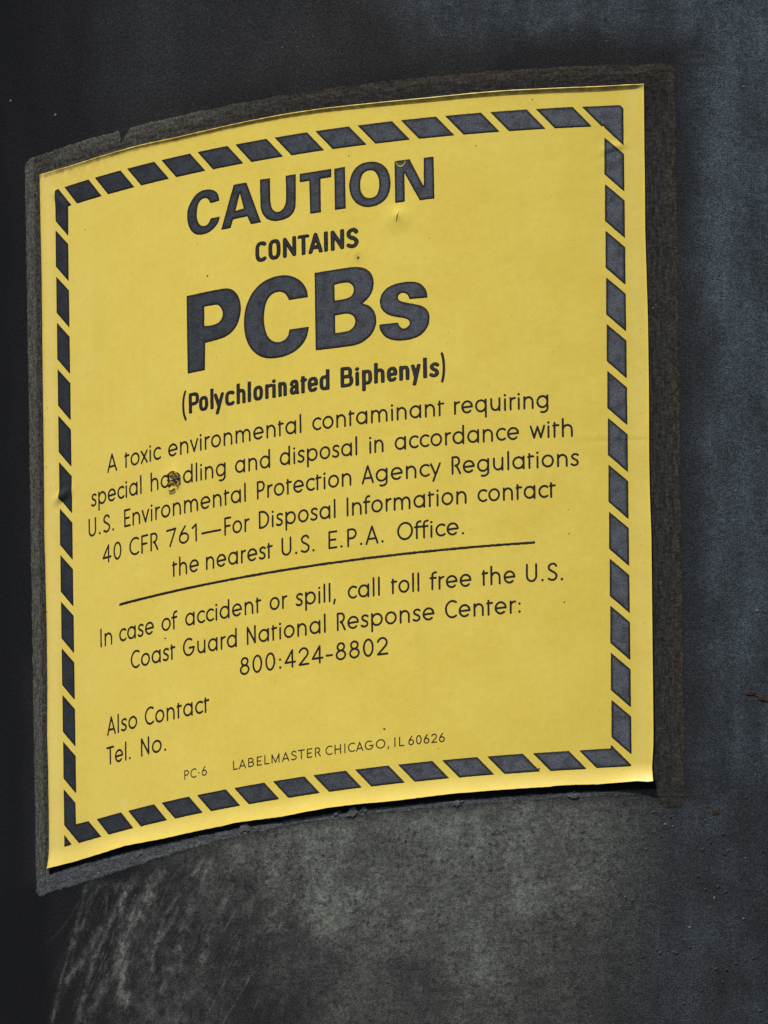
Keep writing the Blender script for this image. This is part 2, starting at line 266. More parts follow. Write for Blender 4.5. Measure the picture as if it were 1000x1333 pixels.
def mat_sheet():
    k = N('faded_yellow_vinyl'); uv = k.uv()
    a = k.noise(uv, 7, 3); b = k.noise(uv, 60, 3, .6); g = k.noise(uv, 330, 2, .6)
    c = k.mix(k.ramp(a, .35, .65), (.715, .530, .066), (.740, .560, .082))
    c = k.mul(c, k.mix(k.ramp(b, .3, .7), (.97, .97, .95), (1.02, 1.02, 1.03)))
    c = k.mul(c, k.mix(k.ramp(g, .3, .7), (.945, .945, .92), (1.05, 1.05, 1.07)))
    pale = k.attr('pale')
    run = k.noise(k.uv(1, .12), 11, 4, .6)
    c = k.mix(k.ramp(run, .52, .72, 0, .22), c, (.60, .44, .075))
    c = k.mix(k.math('MULTIPLY', pale, .45), c, (.80, .61, .20))
    sp = k.ramp(k.voro(uv, 22), .010, .034, 1, 0); rnd = k.n('ShaderNodeSeparateColor')
    k.t.links.new(k.voro(uv, 22, 'Color'), rnd.inputs[0])
    sp = k.math('MULTIPLY', sp, k.ramp(rnd.outputs[0], .60, 1.0))
    c = k.mix(k.math('MULTIPLY', sp, .8), c, (.10, .065, .02))
    dirt_shade = k.math('MULTIPLY', k.attr('grime_shade'), k.ramp(b, .35, .62))
    c = k.mix(k.math('MULTIPLY', dirt_shade, .62), c, (.30, .15, .045))
    nrm = k.bump(k.math('ADD', k.math('MULTIPLY', g, .3), b), .00003, .6)
    return k.done(c, .45, nrm, .35)

def mat_ink(name, dark, pale, spread):
    k = N(name); uv = k.uv(); e = k.attr('edge')
    blot = k.noise(uv, 40, 4, .65); fine = k.noise(uv, 260, 3, .75)
    core = k.math('MULTIPLY', k.ramp(e, .11, spread), k.ramp(blot, .30, .62, .45, 1.05))
    su = k.n('ShaderNodeSeparateXYZ'); k.t.links.new(uv, su.inputs[0])
    right_pale = k.ramp(su.outputs[0], -.75, .75, .42, 1.5)     # the ink gets paler towards the right
    pl = k.n('ShaderNodeVectorMath', operation='SCALE'); pl.inputs[0].default_value = pale; k.t.links.new(right_pale, pl.inputs['Scale'])
    c = k.mix(core, dark, pl.outputs[0])
    c = k.mul(c, k.mix(k.ramp(fine, .32, .7), (.5, .5, .5), (1.5, 1.5, 1.5)))
    sc = k.ramp(k.voro(uv, 70), .02, .06, 1, 0)
    c = k.mix(k.math('MULTIPLY', sc, k.ramp(k.noise(uv, 30, 2), .62, .70, 0, .35)), c, (.16, .15, .13))
    nrm = k.bump(k.math('ADD', fine, blot), .00005, .8)
    return k.done(c, .65, nrm, .2)

def mat_plain(name, col, rough=.7, nscale=200, var=.35):
    k = N(name); n = k.noise(k.uv(), nscale, 3, .7)
    lo = tuple(x*(1-var) for x in col); hi = tuple(min(1, x*(1+var)) for x in col)
    return k.done(k.mix(k.ramp(n, .3, .7), lo, hi), rough, k.bump(n, .00008, .8), .3)

M_TANK, M_FILM, M_SHEET = mat_tank(), mat_film(), mat_sheet()
M_INKB = mat_ink('weathered_black_block_ink', (.0075, .0065, .0065), (.056, .062, .072), .75)
M_INKT = mat_ink('black_text_ink', (.0095, .0062, .0050), (.030, .029, .030), .50)
M_INKS = mat_ink('brownish_small_text_ink', (.050, .024, .011), (.050, .026, .013), .4)
M_RUST = mat_plain('dark_rust', (.042, .015, .0105), .9)
M_PIT = mat_plain('rusty_pit', (.022, .0125, .010), .9)
M_CHIP = mat_plain('pale_mineral_speck', (.12, .12, .115), .6)
M_SPECK = mat_plain('brown_dirt_speck', (.085, .055, .022), .9)
def mat_torn():
    k = N('torn_dirty_adhesive'); uv = k.uv(); n = k.noise(uv, 110, 4, .7)
    c = k.mix(k.ramp(n, .46, .60), (.016, .011, .009), (.34, .24, .085))
    return k.done(c, .8, k.bump(n, .0002, 1.0), .2)
M_TORN = mat_torn()
M_FLAKE = mat_plain('torn_yellow_vinyl', (.62, .44, .07), .6, 200, .25)
M_LUMP = mat_plain('grey_adhesive_lump', (.070, .072, .070), .8, 180, .5)

# ------------------------------------------------------------------ the tank (the surface everything rests on)
def build_tank():
    us = np.concatenate([np.linspace(-math.pi*R, U0-.112, 60)[:-1], np.arange(U0-.112, U0+.118, .00030), np.linspace(U0+.118, math.pi*R, 120)[1:-1]])
    vs = np.concatenate([np.linspace(-.36, -.136, 12)[:-1], np.arange(-.136, .128, .00030), np.linspace(.128, .34, 12)[1:]])
    Ug, Vg = np.meshgrid(us, vs); nu, nv = len(us), len(vs)
    a = ((Ug-U0)*math.cos(AL)+Vg*math.sin(AL))*1000; b = (-(Ug-U0)*math.sin(AL)+Vg*math.cos(AL))*1000
    r = R + .000012*fbm(a/14, b/14, 5)                   # faint dents of rolled sheet steel
    V = np.stack([r*np.sin(Ug/R), -r*np.cos(Ug/R), Vg], -1).reshape(-1, 3)
    i = np.arange(nu*nv).reshape(nv, nu); j = np.roll(i, -1, axis=1)
    F4 = np.stack([i[:-1], j[:-1], j[1:], i[1:]], -1).reshape(-1, 4)
    # rolled rims and closed ends
    top, bot = i[-1], i[0]; extra = []; tris = []; n = len(V)
    for ring, zz, sgn in ((top, .34, 1), (bot, -.36, -1)):
        th = us/R; prev = ring
        for rr, dz in ((R+.004, .002), (R+.004, .012), (R-.002, .014), (R-.03, .014)):
            extra.append(np.stack([rr*np.sin(th), -rr*np.cos(th), np.full(nu, zz+sgn*dz)], -1)); cur = n+np.arange(nu); n += nu
            q = np.stack([prev, np.roll(prev, -1), np.roll(cur, -1), cur], -1)
            F4 = np.concatenate([F4, q if sgn > 0 else q[:, ::-1]]); prev = cur
        extra.append(np.array([[0, 0, zz+sgn*.018]])); c = n; n += 1
        t = np.stack([prev, np.roll(prev, -1), np.full(nu, c)], -1); tris.append(t if sgn > 0 else t[:, ::-1])
    V = np.concatenate([V]+extra); pad = len(V)-nu*nv
    # ---- stains
    nz = fbm(a/9, b/9, 11); nf = fbm(a/2.2, b/2.2, 21)
    vst = fbm(a/7, b/60, 77)
    below = sstep(-75.5, -80.5, b)
    right = sstep(82, 58, a + 5*nz + .10*(b+80)*-1*.4)
    body = below*right*sstep(-52, 16, a + 13*nz + 7*nf + .35*(b+80))
    body = body*(.80+.35*nz+.25*vst)*(.40+.60*sstep(-124, -90, b + 9*nz + 5*vst))
    body *= 1-.25*sstep(40, 70, a)
    streak = np.zeros_like(a)
    g = np.random.default_rng(3)
    sub = (b < -79) & (b > -135) & (a > -90) & (a < 30)
    iy = np.where(sub.any(1))[0]; ix = np.where(sub.any(0))[0]
    sl_ = (slice(iy[0], iy[-1]+1), slice(ix[0], ix[-1]+1)); A_, B_ = a[sl_], b[sl_]; acc = np.zeros_like(A_)
    for q in range(90):
        s0 = g.uniform(-66, 16); t0 = -80-abs(g.normal(0, 9)); ang = math.radians(241+g.normal(0, 9) + (s0+25)*.28)
        L = g.uniform(8, 38); wd = g.choice([.2, .35, .6, 1.2], p=[.34, .3, .24, .12]); it = g.uniform(.25, .75)*(1.0 if s0 > -50 else .5)
        dx, dy = math.cos(ang), math.sin(ang); bend = g.normal(0, .004)
        al = (A_-s0)*dx+(B_-t0)*dy; ac = -(A_-s0)*dy+(B_-t0)*dx - bend*al*al - .5*vnoise(al/6, np.full_like(al, q*3.3), 9)
        fall = sstep(-2, 5, al)*sstep(L, L*.35, al)
        acc = np.maximum(acc, it*fall*np.exp(-(ac/(wd*(.6+.8*al.clip(0)/L)))**2)*(.5+.6*(.5+.5*vnoise(al/1.7, ac/.5+q, 15))))
    # the runs one can follow by eye: places on the tank, widths in mm, strength
    ropes = [([(-62.93, -81.84),(-65.67, -88.63),(-67.88, -92.86),(-71.83, -99.90),(-75.39, -108.01)], .7, .50), ([(-47.01, -82.12),(-50.08, -85.72),(-53.68, -88.22),(-59.65, -93.09),(-65.37, -97.99),(-70.21, -100.38)], 1.1, .72),
             ([(-40.74, -83.55),(-44.39, -87.89),(-48.59, -92.62),(-51.47, -96.58),(-52.53, -102.36),(-51.22, -107.89)], 2.2, .80), ([(-53.68, -88.22),(-56.68, -92.81),(-59.72, -96.40),(-63.95, -104.23),(-66.17, -109.79)], .9, .70),
             ([(-30.58, -91.53),(-33.61, -96.83),(-35.81, -100.60),(-41.22, -110.29),(-44.87, -114.30)], 1.4, .62), ([(-38.24, -90.93),(-40.97, -96.43),(-42.37, -100.33),(-42.88, -104.05)], .9, .62),
             ([(-53.00, -101.94),(-58.41, -104.94),(-63.06, -110.37)], 1.6, .60), ([(-50.77, -84.77),(-52.28, -89.47),(-51.41, -93.77)], 1.3, .6), ([(-58.41, -81.70),(-63.06, -87.47),(-67.36, -93.62)], .6, .5),
             ([(-28.76, -81.89),(-33.44, -86.10),(-36.50, -90.23)], 1.8, .66), ([(-26.09, -81.98),(-28.84, -86.84),(-32.27, -92.08)], 1.5, .6), ([(-35.38, -100.67),(-40.21, -103.51),(-45.68, -108.86)], 1.0, .5), ([(-60.89, -81.23),(-53.59, -83.59),(-46.58, -83.85)], 1.2, .35), ([(-21.14, -88.04),(-24.88, -95.73),(-29.10, -103.34),(-33.84, -110.84)], 2.2, .5)]
    wob = .30*fbm(A_/2.2, B_/2.2, 141, 3) + .22*fbm(A_/.7, B_/.7, 145, 2)
    drop = np.clip(.75+.75*fbm(A_/1.1, B_/1.1, 147, 4)+.35*fbm(A_/6, B_/6, 149, 2), .15, 1.3)
    for q, (pts, wd, it) in enumerate(ropes):
        c = np.array(pts); d = np.full(A_.shape, 1e9)
        for k in range(len(c)-1):
            v = c[k+1]-c[k]; tt = np.clip(((A_-c[k][0])*v[0]+(B_-c[k][1])*v[1])/(v@v), 0, 1)
            d = np.minimum(d, np.hypot(A_-c[k][0]-tt*v[0], B_-c[k][1]-tt*v[1]))
        d = np.maximum(0, d + wob)
        fib = .60+.5*(.5+.5*vnoise((A_*.86-B_*.5)/.42, (A_*.5+B_*.86)/5, 150+q))
        acc = np.maximum(acc, 1.2*it*drop*fib*(np.exp(-(d/wd)**2)+.30*np.exp(-(d/(2.3*wd))**2)))
    for q in range(210):
        s0 = g.uniform(-62, 26); t0 = -81-abs(g.normal(0, 14)); ang = math.radians(g.choice([236, 246, 258, 228], p=[.4, .3, .18, .12])+g.normal(0, 5))
        L = g.uniform(5, 30); it = g.uniform(.25, .75)*(1 if s0 < 5 else .8); wd = g.uniform(.16, .34)
        dx, dy = math.cos(ang), math.sin(ang); al = (A_-s0)*dx+(B_-t0)*dy; ac = -(A_-s0)*dy+(B_-t0)*dx - g.normal(0, .003)*al*al
        on = (al > -1) & (al < L+1) & (np.abs(ac) < 1.5)
        acc[on] = np.maximum(acc[on], (it*sstep(-.5, 1.5, al)*sstep(L, L*.6, al)*np.exp(-(ac/wd)**2)*(.55+.45*vnoise(al/1.1, 0*al+q, 161)))[on])
    streak[sl_] = acc
    # the cloudy wash the streaks run out of
    cloud = below*np.exp(-(((a+38)/17)**2 + ((b+112)/24)**2))*.35*(1+nf)
    wash = below*sstep(-62, -15, a)*sstep(-100, -82, b+4*nz)*.45*(1+.8*nf)*right
    chalk = np.clip(np.maximum(np.maximum(body*(1+.25*nf), streak*below*(.8+.5*nf)), np.maximum(cloud, wash)), 0, 1)
    # oxidised bluish bloom: right of the sticker and above its right half
    blue = sstep(80, 91, a+3*nz)*(.78+.35*nz+.3*vst)*sstep(-118, -25, b + 14*nz)
    blue = np.maximum(blue, np.maximum(sstep(76, 88, a), below*sstep(58, 82, a))*.34*(1+nz))
    blue = np.maximum(blue, sstep(4, 44, a+12*nz+.2*(b-90))*sstep(83, 92, b+3*nz)*(.7+.4*nf)*sstep(84, 70, a)*.8)
    blue = np.maximum(blue, sstep(81, 90, b)*sstep(66, 88, a)*.8*(1+.3*nz))
    blue = np.maximum(blue, .10*sstep(82, 90, b)*sstep(-70, -30, a)*sstep(20, -10, a)*(1+nz))
    blue = np.clip(blue, 0, 1)
    warm = sstep(80, 86, b)*np.exp(-((a-8)/26)**2)*(.75+.5*nz)*sstep(112, 84, b)
    warm = np.clip(np.maximum(warm, .5*below*sstep(74, 84, a)*sstep(100, 84, a)*(1+nz)), 0, 1)
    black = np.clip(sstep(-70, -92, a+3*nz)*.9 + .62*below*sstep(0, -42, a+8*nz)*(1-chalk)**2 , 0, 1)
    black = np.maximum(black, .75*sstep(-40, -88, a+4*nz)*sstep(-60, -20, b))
    bumpy = np.clip(below*sstep(60, 80, a) + .35*sstep(-79, -84, b)*sstep(20, 60, a) + .3*sstep(78, 90, b)*sstep(0, 40, a) + .2*sstep(78, 84, a), 0, 1)
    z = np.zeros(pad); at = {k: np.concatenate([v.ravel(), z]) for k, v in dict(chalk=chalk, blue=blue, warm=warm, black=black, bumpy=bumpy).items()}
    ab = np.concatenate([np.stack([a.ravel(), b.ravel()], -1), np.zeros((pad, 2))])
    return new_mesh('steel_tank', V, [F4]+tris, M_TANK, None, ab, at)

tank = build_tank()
tank['label'] = 'dark weathered cylindrical steel tank carrying the yellow caution sticker'
tank['category'] = 'tank'

skin = lambda a, b: .025 + 0*np.asarray(a)

# dirty film margin left round the sticker
def film_sdf(X, Y):
    n = .28*fbm(X/2.0, Y/2.0, 41, 4) + .22*fbm(X/.5, Y/.5, 47, 3)
    lowb = 80.6 - 2.9*sstep(-66, -2, X)*sstep(76.5, 73.5, X)
    d = np.minimum(80.5-np.abs(X), np.minimum(80.6-Y, Y+lowb))
    # rounded, worn corners
    cx, cy = np.abs(X)-78.9, np.abs(Y)-78.9
    d = np.where((cx > 0) & (cy > 0), 1.6-np.hypot(cx, cy), d)
    nt_ = np.maximum(0, .85+.45*(Y-79.2)) ; nx_ = np.abs(X+48.2-.35*(Y-79))
    d = np.minimum(d, np.where(Y > 77.2, np.maximum(nx_-nt_*1.1, 77.6-Y), 9))
    d = np.minimum(d + n, np.maximum(np.abs(X), np.abs(Y))-70)
    return d
fm = Mark()
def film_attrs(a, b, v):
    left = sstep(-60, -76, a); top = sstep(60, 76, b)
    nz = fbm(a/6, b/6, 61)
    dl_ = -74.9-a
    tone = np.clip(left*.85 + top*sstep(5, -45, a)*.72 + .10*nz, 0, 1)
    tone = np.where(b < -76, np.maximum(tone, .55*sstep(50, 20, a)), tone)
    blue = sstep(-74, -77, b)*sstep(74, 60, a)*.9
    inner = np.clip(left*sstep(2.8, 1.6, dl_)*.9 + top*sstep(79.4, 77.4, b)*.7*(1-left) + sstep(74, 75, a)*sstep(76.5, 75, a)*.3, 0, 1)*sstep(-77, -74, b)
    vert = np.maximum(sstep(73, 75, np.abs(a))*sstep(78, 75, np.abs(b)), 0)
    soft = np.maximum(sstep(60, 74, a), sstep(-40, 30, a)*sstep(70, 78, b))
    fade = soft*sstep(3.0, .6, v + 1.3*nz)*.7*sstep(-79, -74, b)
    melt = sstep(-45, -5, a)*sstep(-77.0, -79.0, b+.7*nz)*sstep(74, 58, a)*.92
    glue_shade = sstep(-76.75, -76.45, b + .18*vnoise(a*.9, b, 63) + .12*vnoise(a*3, b, 64))*sstep(-74, -75, b)*sstep(-75.6, -75.0, a)*sstep(75, 74.6, a)  # near-black strip paints the sheet's cast shadow deeper, over dark glue
    return dict(tone=tone, blue=blue, inner=inner, vert=vert, fade=fade, glue_shade=glue_shade, melt=melt)
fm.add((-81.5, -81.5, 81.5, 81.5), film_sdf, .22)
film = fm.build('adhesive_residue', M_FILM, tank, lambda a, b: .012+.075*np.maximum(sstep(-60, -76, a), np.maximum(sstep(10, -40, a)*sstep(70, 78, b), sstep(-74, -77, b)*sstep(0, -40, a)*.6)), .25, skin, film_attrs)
film['label'] = 'dull dirty square of adhesive residue with ragged edges around the sticker'

# ------------------------------------------------------------------ the sticker sheet
ED = {k: np.array(v) for k, v in DATA['EDGE'].items()}
e_top = lambda a: np.interp(a, ED['top'][:, 0], ED['top'][:, 1])
e_bot = lambda a: np.interp(a, ED['bottom'][:, 0], ED['bottom'][:, 1])
e_lef = lambda b: np.interp(b, ED['left'][::-1, 1], ED['left'][::-1, 0])
e_rig = lambda b: np.interp(b, ED['right'][::-1, 1], ED['right'][::-1, 0])
def gauss(a, b, x, y, sx, sy=None, rot=0.0):
    sy = sy or sx; c, s = math.cos(rot), math.sin(rot)
    p = (a-x)*c+(b-y)*s; q = -(a-x)*s+(b-y)*c
    return np.exp(-(p/sx)**2-(q/sy)**2)
def sheet_h(a, b):
    a = np.asarray(a, float); b = np.asarray(b, float)
    dt = e_top(a)-b; db = b-e_bot(a); dl = a-e_lef(b); dr = e_rig(b)-a
    h = .17 + .035*fbm(a/11, b/11, 71, 3) + .010*fbm(a/2.6, b/2.6, 81, 2)
    lip = np.interp(a, [-75, -68, -50, -20, 10, 40, 66, 72, 74], [.08, .18, .28, .34, .40, .44, .46, .38, .14])
    h = h + 1.35*lip*np.clip(1-dt/.95, 0, 1)**1.7 - .55*lip*np.clip(1-dt/.16, 0, 1)
    kb = .54 + .16*vnoise(a/13, 0*a+.5, 91) + .50*np.exp(-((a-74)/6)**2) - .10*np.exp(-((a+75)/8)**2)
    h = h + kb*np.clip(1-db/4.4, 0, 1)**2.0
    h = h + (.09+.14*sstep(40, -70, b)+.04*vnoise(b/9, 0*b, 93))*np.clip(1-dr/3.2, 0, 1)**2
    h = h + (.07+.03*vnoise(b/8, 0*b+3, 95))*np.clip(1-dl/2.6, 0, 1)**2 - .10*np.exp(-((dl-3.2)/1.5)**2)*0
    # dents, bubbles and creases one can see on the sheet
    h = h + .24*gauss(a, b, 20.9, 50.7, 2.8, 2.5) + .15*gauss(a, b, 20.75, 51.0, .8, 1.0)
    h = h + .42*gauss(a, b, -68.6, 4.7, 2.6, .95, .25) - .16*gauss(a, b, -67.6, 2.7, 2.2, .8, .2)
    h = h + .26*gauss(a, b, -68.2, 69.3, 2.6, .8, -.75)
    h = h - .035*gauss(a, b, 67.6, -1.2, 7, .45) + .025*gauss(a, b, 67.6, -.1, 6, .7) 
    h = h + .16*gauss(a, b, 67.4, 62.6, 2.4, .8, .3) - .10*gauss(a, b, 67.6, 61.2, 2.4, .7, .3)
    h = h - .12*gauss(a, b, -20.1, 36.2, 1.5, 1.8)
    h = h + .25*gauss(a, b, -34.5, 1.8, 2.3, 2.6) - .22*gauss(a, b, -34.5, 1.5, 1.0, 1.1)
    h = h + .09*np.clip(1-dr/.7, 0, 1)**2 - .05*np.clip(1-dl/.7, 0, 1)**2
    return np.maximum(h, .118)

sticker = bpy.data.objects.new('caution_sticker', None); COL.objects.link(sticker)
sticker.location = surf(0, 0, 0)
sticker['label'] = 'square yellow caution sticker with black striped border and lettering on the dark tank'
sticker['category'] = 'sticker'
STK_INV = Matrix.Translation(-Vector(sticker.location))

def spaced(L):
    e = np.concatenate([np.arange(0, .9, .045), np.arange(.9, 5, .16)]); m = np.linspace(5, L-5, int((L-10)/.36))
    return np.concatenate([e, m, (L-e)[::-1]])/L
def build_sheet():
    ss, ts = spaced(149.2), spaced(151.6)
    S, T = np.meshgrid(ss, ts)
    c00, c10 = np.array([ED['left'][-1, 0], ED['bottom'][0, 1]]), np.array([ED['right'][-1, 0], ED['bottom'][-1, 1]])
    c01, c11 = np.array([ED['left'][0, 0], ED['top'][0, 1]]), np.array([ED['right'][0, 0], ED['top'][-1, 1]])
    a0 = c00[0]+(c10[0]-c00[0])*S; b0 = c00[1]+(c01[1]-c00[1])*T
    lo, hi = e_bot(a0), e_top(a0); b = lo+(hi-lo)*T + .035*vnoise(a0*1.3, T*2, 17)*((T < .003) | (T > .997))
    le, ri = e_lef(b), e_rig(b); a = le+(ri-le)*S
    h = sheet_h(a, b)
    top = surf(a, b, h); bot = surf(a, b, np.maximum(h-.11, .04))
    ny, nx = a.shape; n = nx*ny; i = np.arange(n).reshape(ny, nx)
    F = np.stack([i[:-1, :-1], i[:-1, 1:], i[1:, 1:], i[1:, :-1]], -1).reshape(-1, 4)
    ring = np.concatenate([i[0, :], i[1:, -1], i[-1, -2::-1], i[-2:0:-1, 0]]); nxt = np.roll(ring, -1)
    m_ = len(ring); w0 = 2*n+np.arange(m_); w1 = w0+m_
    W = np.stack([np.roll(w0, -1), w0, w1, np.roll(w1, -1)], -1)
    dl = a-le; dr = ri-a; dt = e_top(a)-b; db = b-e_bot(a)
    pale = np.clip(np.exp(-((dl-2.6)/1.3)**2)*.9 + np.exp(-((dr-2.4)/1.3)**2)*.55 + np.exp(-((db-2)/1.2)**2)*.5, 0, 1)  # margin bands paint the sunlit look of the tilted edges into the colour
    pale = np.clip(pale + .28*sstep(20, -70, a) + 1.6*gauss(a, b, -50.4, -65.9, 1.0, 1.1), 0, 1)
    grime_shade = np.clip(1.5*sstep(1.1, .7, dt) + .5*sstep(2.2, .1, dt) + .55*sstep(1.0, .0, dl) + .25*gauss(a, b, -60, 74, 12, 2.5)+.9*gauss(a, b, 11.75, 42.9, .8, 1.0), 0, 1)  # grime, plus the curled lip's shadow painted brown along the top edge
    z = lambda x: np.concatenate([x.ravel(), x.ravel(), x.ravel()[ring], x.ravel()[ring]])
    T3, B3 = top.reshape(-1, 3), bot.reshape(-1, 3)
    V = np.concatenate([T3, B3, T3[ring], B3[ring]]) - np.array(sticker.location)
    ab = np.stack([z(a), z(b)], -1)
    return new_mesh('vinyl_sheet', V, [F, W, (F[:, ::-1]+n)], M_SHEET, sticker, ab, dict(pale=z(pale), grime_shade=z(grime_shade)))
sheet = build_sheet()

def to_sticker(ob):
    """mesh built in world metres -> local to the sticker's empty"""
    ob.data.transform(STK_INV); return ob
def part(mark, name, mat, label=None, **kw):
    o = to_sticker(mark.build(name, mat, sticker, **kw))
    if label: o['label'] = label
    return o

# ---- striped border
CELL = .16
def poly_mark(mk, pts, cell=CELL, rough=.03, seed=0):
    q = np.asarray(pts, float)
    mk.add((q[:, 0].min(), q[:, 1].min(), q[:, 0].max(), q[:, 1].max()), lambda X, Y: sd_poly(X, Y, [q]), cell, rough, seed)
bd = Mark()
B1, A1 = 71.76, 69.62
for k in range(13):
    x = -66.47+9.796*k
    poly_mark(bd, [(x, B1), (x+7.85, B1+.03), (x+11.9, 67.28), (x+4.05, 67.25)], seed=k)
for k in range(13):
    x = -65.01+9.796*k
    if k == 0: continue
    poly_mark(bd, [(x, -71.8), (x+7.65, -71.76), (x+3.95, -67.66), (x-3.75, -67.7)], seed=20+k)
for k in range(13):
    y = 61.13-10.16*k
    poly_mark(bd, [(65.52, y+3.75), (A1, y), (A1-.02, y-8.26), (65.42, y-4.33)], seed=40+k)
for k in range(12):
    y = 63.02-10.16*k
    poly_mark(bd, [(-69.72, y), (-65.47, y-4.0), (-65.5, y-12.2), (-69.78, y-8.0)], seed=60+k)
poly_mark(bd, [(-69.71, 71.7), (-68.53, 71.85), (-64.18, 67.29), (-65.3, 67.26), (-65.4, 60.75), (-69.67, 65.0)], seed=80)
poly_mark(bd, [(60.84, 71.72), (68.86, 71.8), (69.61, 71.06), (69.57, 62.89), (65.64, 66.88), (65.45, 67.3), (64.92, 67.3)], seed=81)
poly_mark(bd, [(58.6, -67.64), (65.21, -67.5), (65.3, -66.69), (69.47, -71.14), (69.46, -71.5), (62.26, -71.65)], seed=82)
poly_mark(bd, [(-69.8, -59.02), (-65.79, -62.85), (-65.7, -67.49), (-61.54, -67.62), (-57.46, -71.78), (-64.83, -71.78), (-69.79, -66.9)], seed=83)
poly_mark(bd, [(-69.8, -68.92), (-67.24, -71.65), (-69.88, -71.62)], seed=84)
part(bd, 'striped_border', M_INKB, 'black diagonal dashes forming a border', thick=.05)

# ---- heavy headings, cut from outlines
def smooth_outline(c):
    n = len(c); out = []
    for i in range(n):
        p0, p1, p2, p3 = (np.array(c[(i+k-1) % n][:2]) for k in range(4))
        k1, k2 = c[i][2], c[(i+1) % n][2]
        if k1 and k2: out.append(p1); continue
        m1 = (p2-p1) if k1 else (p2-p0)/2; m2 = (p2-p1) if k2 else (p3-p1)/2
        L = np.hypot(*(p2-p1))
        if not k1: m1 = m1/max(np.hypot(*m1), 1e-9)*L
        if not k2: m2 = m2/max(np.hypot(*m2), 1e-9)*L
        for t in np.linspace(0, 1, 7)[:-1]:
            out.append((2*t**3-3*t*t+1)*p1+(t**3-2*t*t+t)*m1+(-2*t**3+3*t*t)*p2+(t**3-t*t)*m2)
    return np.array(out)
for word, lab in (('CAUTION', 'heavy word CAUTION across the top'), ('PCBs', 'largest heavy lettering PCBs')):
    mk = Mark()
    for gi, g in enumerate(DATA['TRACED'][word]):
        cs = [smooth_outline(c) for c in g]; q = cs[0]
        mk.add((q[:, 0].min(), q[:, 1].min(), q[:, 0].max(), q[:, 1].max()), lambda X, Y, cs=cs: sd_poly(X, Y, cs), .12, .035, gi)
    part(mk, 'heading_lettering', M_INKB, lab, thick=.06)

